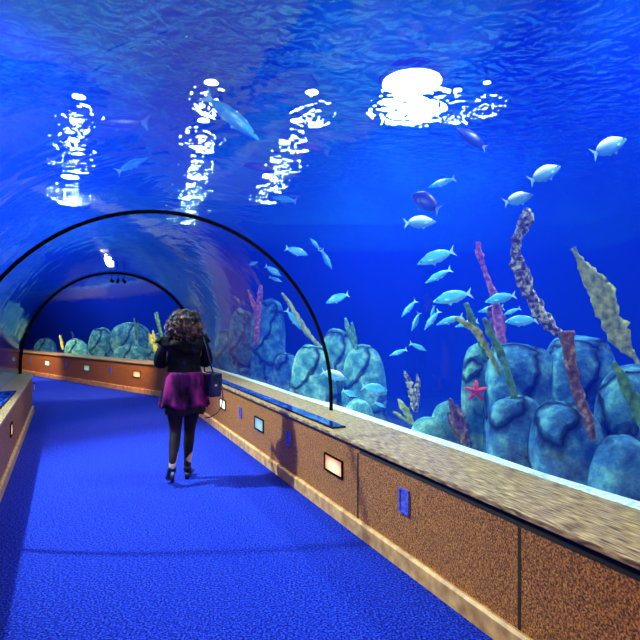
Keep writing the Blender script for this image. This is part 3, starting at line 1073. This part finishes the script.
fish('cyan', (486, 302), (515, 295), 4.9, 'rounded turquoise fish in front of the thin pinkish stem')
fish('slim', (479, 312), (503, 307), 5.5, 'small turquoise fish partly behind the rounded one', yaw=0.3)
fish('slim', (504, 315), (520, 308), 5.4, 'small dim blue fish right of the thin pinkish stem')
fish('cyan', (506, 322), (537, 320), 4.9, 'turquoise fish between the pinkish stem and the tall pale stem')
fish('slim', (402, 317), (416, 300), 5.9, 'turquoise fish pointing down-left, leftmost of the loose school')
fish('slim', (412, 331), (419, 312), 5.9, 'small turquoise fish pointing steeply down in the loose school')
fish('slim', (425, 330), (439, 310), 5.5, 'turquoise fish slanting down-left in the middle of the school')
fish('slim', (431, 320), (434, 305), 6.1, 'turquoise fish half hidden behind the slanting one of the school')
fish('slim', (437, 325), (463, 316), 5.4, 'turquoise fish heading left below the dark green frond')
fish('slim', (456, 327), (478, 321), 5.6, 'small turquoise fish touching the yellow-tipped weed')
fish('slim', (390, 356), (407, 349), 6.3, 'small turquoise fish heading left, left of the low close pair')
fish('slim', (427, 351), (409, 343), 6.3, 'small turquoise fish heading right, right of the low close pair')
fish('cyan', (308, 255), (285, 248), 8.2, 'turquoise fish heading right just outside the near arch', yaw=0.1)
fish('slim', (310, 238), (320, 250), 8.4, 'small turquoise fish nosing up, top of the trio outside the near arch', yaw=0.3)
fish('slim', (332, 269), (321, 249), 7.9, 'turquoise fish diving steeply in the trio outside the near arch', yaw=0.1)
fish('cyan', (326, 303), (349, 294), 7.3, 'turquoise fish heading left above the teal rock group')
fish('silver', (347, 380), (321, 371), 6.5, 'whitish fish crossing the foot of the near black arch')
fish('cyan', (388, 391), (361, 386), 6.1, 'turquoise fish heading right in front of the teal rock group')
fish('cyan', (357, 397), (342, 390), 6.0, 'small pale fish just above the low domed boulder')
fish('slim', (386, 408), (374, 402), 5.9, 'smallest turquoise fish near the sand below the teal rock group')
fish('cyan', (281, 276), (265, 266), 9.6, 'turquoise fish inside the near arch curve, upper of two')
fish('slim', (282, 282), (269, 277), 9.8, 'smaller turquoise fish inside the near arch curve, lower of two')
fish('cyan', (248, 265), (258, 262), 10.2, 'faint small fish at the upper right inside the near arch')
fish('slim', (301, 330), (286, 309), 8.8, 'pale fish slanting down beside the slanting weed')
fish('slim', (154, 313), (160, 325), 13.4, 'small greenish fish beyond the far wall left of the hair')
fish('darkslim', (92, 120), (153, 126), 7.5, 'large dark blue fish overhead at the upper left', yaw=0.3)
fish('darkslim', (73, 170), (86, 155), 8.6, 'small dark fish overhead beside the left glitter', yaw=0.3)
fish('slim', (146, 156), (118, 174), 7.8, 'thin pale fish overhead between the two left streaks of light', yaw=0.3)
fish('darkslim', (296, 142), (330, 155), 8.0, 'dark blue fish crossing the middle streak of light', yaw=0.3)
fish('darkslim', (276, 170), (239, 165), 8.6, 'dark blue fish overhead left of the middle streak of light', yaw=0.3)
fish('slim', (272, 197), (297, 202), 9.5, 'thin pale fish below the middle streak of light', yaw=0.2)
fish('slim', (258, 137), (205, 98), 7.0, 'long pale green fish overhead between the streaks of light', yaw=0.3)


# ------------------------------------------------------------------ the person walking away
M['skin'] = mat('skin', [(0.3, (0.55, 0.30, 0.20)), (0.7, (0.66, 0.38, 0.26))], rough=0.5)
M['jacket'] = mat('black_quilted_jacket', [(0.35, (0.0008, 0.0008, 0.003)), (0.6, (0.003, 0.003, 0.012)), (0.75, (0.02, 0.012, 0.08))], rough=0.75, spec=0.1, scale=9, bump=0.6, bump_scale=14)
M['magenta'] = mat('magenta_skirt_cloth', [(0.40, (0.002, 0.001, 0.008)), (0.5, (0.05, 0.004, 0.07)), (0.64, (0.32, 0.015, 0.17))], rough=0.9, scale=6, stretch=(1, 1, 0.5), bump=0.4, spec=0.1)
M['black_cloth'] = mat('black_cloth', [(0.3, (0.001, 0.001, 0.003)), (0.7, (0.006, 0.004, 0.012))], rough=0.8, scale=20)
M['tights'] = mat('dark_sheer_tights', [(0.35, (0.001, 0.0005, 0.003)), (0.7, (0.022, 0.008, 0.02))], rough=0.7, spec=0.2, scale=6)
M['hair'] = mat('curly_brown_hair', [(0.42, (0.004, 0.002, 0.010)), (0.54, (0.045, 0.015, 0.025)), (0.68, (0.36, 0.16, 0.16))], rough=0.5, scale=14, detail=3)
M['leather'] = mat('dark_navy_leather', [(0.35, (0.004, 0.004, 0.03)), (0.65, (0.015, 0.02, 0.12))], rough=0.25, scale=12)
M['boot'] = mat('black_shoe', [(0.3, (0.002, 0.002, 0.003)), (0.7, (0.01, 0.008, 0.015))], rough=0.35)
M['buckle'] = mat('silver_buckle', [(0.3, (0.7, 0.7, 0.75)), (0.7, (0.9, 0.9, 0.95))], rough=0.25, metal=0.6)
M['phone'] = mat('dark_phone', [(0.3, (0.01, 0.01, 0.012)), (0.7, (0.02, 0.02, 0.03))], rough=0.2)

person = empty('person', at(184.5, 480, 5.30), A1 * 0.75)
person.location.z = 0.0
tag(person, 'person with curly hair walking away in black jacket and magenta skirt', 'person')


def skin_obj(name, chains, m, parent, sub=2, extra_roots=()):
    """chains: lists of (x, y, z, radius[, radius_y]); equal coordinates are joined"""
    vs_, es, rad = [], [], []
    roots = []
    index = {}
    for ch in chains:
        prev = None
        for p in ch:
            key = tuple(round(c, 4) for c in p[:3])
            if key not in index:
                index[key] = len(vs_); vs_.append(p[:3]); rad.append((p[3], p[4] if len(p) > 4 else p[3]))
                if prev is None: roots.append(index[key])
            if prev is not None:
                es.append((prev, index[key]))
            prev = index[key]
    me = bpy.data.meshes.new(name)
    me.from_pydata(vs_, es, [])
    me.materials.append(m)
    o = bpy.data.objects.new(name, me)
    COL.objects.link(o); o.parent = parent
    md = o.modifiers.new('skin', 'SKIN')
    md.use_smooth_shade = True
    md.branch_smoothing = 0.6
    for i, r in enumerate(rad):
        o.data.skin_vertices[0].data[i].radius = r
        o.data.skin_vertices[0].data[i].use_root = i in roots
    sb = o.modifiers.new('subsurf', 'SUBSURF'); sb.levels = sub; sb.render_levels = sub
    return o


PEL = (0, 0, 0.96, 0.135, 0.10)
HEAD = (0.0, 0.035, 1.59)
LSH, RSH = (-0.16, 0, 1.37, 0.055), (0.16, 0, 1.37, 0.055)
LEL, REL = (-0.235, 0.03, 1.15, 0.042), (0.215, 0.03, 1.15, 0.042)
LWR, RWR = (-0.085, 0.25, 1.24, 0.028), (0.085, 0.25, 1.24, 0.028)
LKN, RKN = (-0.085, 0.03, 0.50, 0.054), (0.060, 0.13, 0.50, 0.054)
LAN, RAN = (-0.125, -0.13, 0.185, 0.034), (0.035, 0.12, 0.105, 0.034)
CH = (0, 0, 1.28, 0.14, 0.10)
body = skin_obj('body', [
    [PEL, (0, 0, 1.10, 0.115, 0.085), CH, (0, 0, 1.38, 0.075, 0.06), (0, 0.005, 1.44, 0.048), (0, 0.02, 1.50, 0.062, 0.07), HEAD + (0.078, 0.094), (0, 0.03, 1.655, 0.05, 0.06)],
    [CH, LSH, (-0.20, 0.01, 1.27, 0.047), LEL, (-0.17, 0.13, 1.19, 0.037), LWR, (-0.06, 0.29, 1.255, 0.030, 0.02)],
    [CH, RSH, (0.195, 0.01, 1.27, 0.047), REL, (0.16, 0.13, 1.19, 0.037), RWR, (0.06, 0.29, 1.255, 0.030, 0.02)],
    [PEL, (-0.085, 0.0, 0.86, 0.088), (-0.088, 0.02, 0.68, 0.07), LKN, (-0.10, -0.05, 0.36, 0.052), LAN, (-0.135, -0.10, 0.115, 0.034), (-0.15, 0.02, 0.035, 0.026)],
    [PEL, (0.085, 0.0, 0.86, 0.088), (0.075, 0.07, 0.68, 0.07), RKN, (0.050, 0.12, 0.34, 0.052), RAN, (0.04, 0.15, 0.055, 0.034), (0.085, 0.26, 0.035, 0.028)]],
    M['skin'], person)
# nose, lips and eyes of the face that looks down the tunnel
skin_obj('nose', [[(0, 0.125, 1.60, 0.008), (0, 0.142, 1.575, 0.012), (0, 0.13, 1.565, 0.010)]], M['skin'], body, 1)
skin_obj('mouth', [[(-0.022, 0.118, 1.535, 0.004), (0, 0.126, 1.536, 0.007), (0.022, 0.118, 1.535, 0.004)]],
         mat('lips', [(0.3, (0.4, 0.08, 0.08)), (0.7, (0.45, 0.1, 0.1))], rough=0.4), body, 1)
for sx in (-1, 1):
    bm = bmesh.new(); bmesh.ops.create_uvsphere(bm, u_segments=12, v_segments=8, radius=0.012)
    e_ = objb('eye', bm, M['eye'], body, smooth=True); e_.location = (sx * 0.03, 0.115, 1.605)

# hands round the phone: palm and five unequal fingers each
for sx in (-1, 1):
    W = Vector((sx * 0.06, 0.29, 1.255)); Pm = Vector((sx * 0.047, 0.335, 1.285))
    chains = [[(*W, 0.020, 0.026), (*Pm, 0.014, 0.034), (sx * 0.043, 0.355, 1.305, 0.012, 0.030)]]
    for k, (ln, dz) in enumerate(((0.95, 0.030), (1.05, 0.010), (1.0, -0.010), (0.8, -0.028))):
        a = Pm + Vector((0, 0.012, dz)); b = a + Vector((-sx * 0.004, 0.034 * ln, 0.012)); c = b + Vector((-sx * 0.022, 0.012, 0.004)) * ln; d = c + Vector((-sx * 0.020, -0.006, 0)) * ln
        chains.append([(*a, 0.008), (*b, 0.008), (*c, 0.0075), (*d, 0.006)])
    a = W + Vector((-sx * 0.006, 0.015, 0.018))
    chains.append([(*a, 0.010), (*(a + Vector((-sx * 0.010, 0.012, 0.026))), 0.009), (*(a + Vector((-sx * 0.026, 0.028, 0.042))), 0.007)])
    skin_obj('hand', chains, M['skin'], body, 1)
ph = box('phone', -0.037, 0.037, -0.004, 0.004, -0.072, 0.072, M['phone'])
bevel(ph, 0.004)
ph.matrix_world = person.matrix_basis @ Matrix.Translation((0, 0.372, 1.33)) @ Matrix.Rotation(-0.2, 4, 'X')
ph.location = ph.matrix_world.translation
tag(ph, 'phone held up in both hands by the person walking', 'phone')

# jacket with puffed sleeves and a thick collar
jk = skin_obj('jacket', [
    [(0, 0, 1.03, 0.19, 0.135), (0, 0, 1.10, 0.18, 0.13), (0, 0, 1.20, 0.185, 0.13), (0, 0, 1.30, 0.19, 0.13), (0, 0, 1.385, 0.12, 0.09), (0, 0.005, 1.43, 0.075, 0.075)],
    [(0, 0, 1.30, 0.19, 0.13), (-0.175, 0, 1.375, 0.075), (-0.225, 0.01, 1.27, 0.068), (-0.245, 0.03, 1.15, 0.070), (-0.18, 0.13, 1.19, 0.062), (-0.10, 0.235, 1.235, 0.052)],
    [(0, 0, 1.30, 0.19, 0.13), (0.175, 0, 1.375, 0.075), (0.215, 0.01, 1.27, 0.068), (0.23, 0.03, 1.15, 0.070), (0.17, 0.13, 1.19, 0.062), (0.10, 0.235, 1.235, 0.052)]],
    M['jacket'], person)
def lumpy(o, amp, sc_, seed):
    for v in o.data.vertices:
        v.co += v.co.normalized() * 0 + Vector((noise.noise(v.co * sc_ + Vector((seed, 0, 0))), noise.noise(v.co * sc_ + Vector((0, seed, 9))), noise.noise(v.co * sc_ + Vector((5, 3, seed))))) * amp


def dense(pts, n):
    out = []
    for i in range(len(pts) - 1):
        for k in range(n):
            t = k / n
            out.append(tuple(a * (1 - t) + b * t for a, b in zip(pts[i], pts[i + 1])))
    return out + [pts[-1]]


hp = dense([(-0.255, 0.03, 1.405, 0.02), (-0.215, 0.0, 1.40, 0.045), (-0.15, -0.05, 1.385, 0.055), (-0.07, -0.085, 1.35, 0.062), (0.0, -0.09, 1.325, 0.07), (0.08, -0.08, 1.345, 0.062),
            (0.15, -0.05, 1.385, 0.055), (0.205, 0.0, 1.40, 0.042), (0.225, 0.03, 1.395, 0.02)], 6)
hd = tube('hood', [h[:3] for h in hp], [h[3] for h in hp], M['jacket'], jk, 20)
lumpy(hd, 0.035, 16, 3)
cp = []
for i in range(37):
    a = 2 * pi * i / 36
    cp.append((0.105 * cos(a), 0.0 + 0.085 * sin(a), 1.425, 0.042))
cl = tube('collar', [h[:3] for h in cp], [h[3] for h in cp], M['jacket'], jk, 12)
lumpy(cl, 0.02, 14, 7)


def skirt(name, z0, z1, r0, r1, m, fold, seed, offs=(0, 0)):
    N = 64; K = 12
    rings = []
    for k in range(K + 1):
        t = k / K
        z = z0 + (z1 - z0) * t
        rr = r0 + (r1 - r0) * t ** 0.8
        rings.append([(offs[0] * t + cos(2 * pi * i / N) * rr * (1 + fold * t * sin(9 * 2 * pi * i / N + seed)),
                       offs[1] * t + sin(2 * pi * i / N) * rr * 0.74 * (1 + fold * t * sin(9 * 2 * pi * i / N + seed)),
                       z + 0.012 * t * sin(5 * 2 * pi * i / N + seed)) for i in range(N)])
    v, f = loft(rings, close_ends=False)
    o = obj(name, v, f, m, person, smooth=True)
    so = o.modifiers.new('solid', 'SOLIDIFY'); so.thickness = 0.005; so.offset = -1
    return o


skirt('underskirt', 1.04, 0.675, 0.140, 0.195, M['black_cloth'], 0.05, 1.0, (0.01, 0.03))
skirt('skirt', 1.09, 0.745, 0.168, 0.240, M['magenta'], 0.07, 0.3, (0.0, 0.01))

# tights
skin_obj('tights', [
    [(0, 0, 0.93, 0.10, 0.08), (-0.085, 0.0, 0.86, 0.10), (-0.088, 0.02, 0.68, 0.088), (-0.085, 0.03, 0.50, 0.060), (-0.10, -0.04, 0.37, 0.058), (-0.118, -0.11, 0.25, 0.038), (-0.125, -0.13, 0.19, 0.034)],
    [(0, 0, 0.93, 0.10, 0.08), (0.085, 0.0, 0.86, 0.10), (0.075, 0.07, 0.68, 0.088), (0.060, 0.13, 0.50, 0.060), (0.050, 0.12, 0.36, 0.058), (0.040, 0.12, 0.20, 0.040), (0.035, 0.12, 0.09, 0.036)]],
    M['tights'], person)


def shoe(ankle, mid, toe, lift):
    sh = skin_obj('shoe', [[(ankle[0], ankle[1], ankle[2] + 0.035, 0.044), (*ankle, 0.046), (*mid, 0.043, 0.038), (*toe, 0.040, 0.028)]], M['boot'], person)
    return sh


s1 = shoe((-0.125, -0.13, 0.165), (-0.137, -0.08, 0.095), (-0.155, 0.02, 0.036), 1)
tube('heel', [(-0.122, -0.165, 0.13), (-0.126, -0.165, 0.045)], [0.024, 0.018], M['boot'], s1, 10)
box('buckle', -0.135, -0.108, -0.188, -0.176, 0.185, 0.215, M['buckle'], s1)
box('buckle', -0.137, -0.112, -0.192, -0.180, 0.125, 0.150, M['buckle'], s1)
s2 = shoe((0.035, 0.12, 0.10), (0.045, 0.15, 0.050), (0.095, 0.26, 0.038), 0)
tube('heel', [(0.03, 0.085, 0.06), (0.03, 0.085, 0.002)], [0.026, 0.022], M['boot'], s2, 10)

# curly hair: a rounded mass with many loose ringlets
random.seed(4)
bm = bmesh.new()
bmesh.ops.create_icosphere(bm, subdivisions=5, radius=1)
for v in bm.verts:
    c = v.co.copy()
    k = 1 + 0.16 * noise.noise(c * 3.5) + 0.08 * noise.noise(c * 8)
    wz = 0.185 if c.z > 0 else 0.215
    wx = 0.158 + 0.03 * max(0, -c.z)
    y = c.y * 0.135 * k
    if c.y > 0.3: y = min(y, 0.055 + 0.03 * k)
    v.co = Vector((c.x * wx * k, y - 0.01, 1.545 + c.z * wz * 0.86 * k))
hair = objb('hair', bm, M['hair'], person, smooth=True)
bm = bmesh.new()
for i in range(170):
    a = random.uniform(0, 2 * pi); 
    if 0.22 * pi < a < 0.78 * pi: continue
    z = random.uniform(-0.95, 0.9)
    q = math.sqrt(1 - z * z)
    p0 = Vector((cos(a) * q * 0.162, sin(a) * q * 0.135 - 0.01, 1.545 + z * 0.165))
    out = Vector((cos(a) * q, sin(a) * q, 0.2))
    L = random.uniform(0.07, 0.16); cr_ = random.uniform(0.009, 0.017); ph0 = random.uniform(0, 6)
    pts = []
    for k in range(15):
        t = k / 14
        p = p0 + out * (0.028 * sin(pi * t) - 0.004) + Vector((0, 0, -L * t + 0.02))
        an = ph0 + t * 13
        pts.append(p + Vector((cos(an) * cr_, sin(an) * cr_, 0)))
    prev = None
    for k, p in enumerate(pts):
        r_ = 0.0065 * (1 - 0.6 * k / 14)
        rg = [bm.verts.new(p + Vector((cos(b), sin(b), 0.4 * cos(b + k))) * r_) for b in (0, pi / 2, pi, 3 * pi / 2)]
        if prev:
            for j in range(4):
                bm.faces.new((prev[j], prev[(j + 1) % 4], rg[(j + 1) % 4], rg[j]))
        prev = rg
objb('ringlets', bm, M['hair'], hair, smooth=True)

# shoulder bag: on her, a thing of its own
bag = empty('shoulder_bag', person.matrix_basis @ Vector((0.25, -0.02, 0.82)), A1 + 0.15)
tag(bag, 'dark navy leather shoulder bag hanging at the right hip of the person', 'bag')
b_ = box('pouch', -0.06, 0.085, -0.14, 0.14, 0.02, 0.27, M['leather'], bag); bevel(b_, 0.03, 4); bag.scale = (0.88, 0.88, 0.95)
b_ = box('flap', 0.070, 0.092, -0.13, 0.13, 0.12, 0.265, M['leather'], bag); bevel(b_, 0.01, 3)
b_ = box('flap', -0.05, 0.075, -0.147, -0.135, 0.13, 0.262, M['leather'], bag); bevel(b_, 0.005, 2)
box('clasp', -0.005, 0.02, -0.152, -0.146, 0.135, 0.155, M['buckle'], bag)
tube('strap', [(-0.01, -0.12, 0.26), (-0.04, -0.12, 0.35), (-0.075, -0.10, 0.50), (-0.10, -0.05, 0.63), (-0.11, 0.0, 0.655), (-0.10, 0.05, 0.63), (-0.06, 0.10, 0.50), (-0.02, 0.12, 0.26)],
     0.009, M['leather'], bag, 8)
tube('loose_strap', [(0.07, -0.12, 0.15), (0.09, -0.13, 0.08), (0.10, -0.13, 0.0), (0.08, -0.13, -0.09), (0.03, -0.12, -0.15), (-0.04, -0.11, -0.185), (-0.10, -0.10, -0.19)],
     0.006, M['leather'], bag, 8)
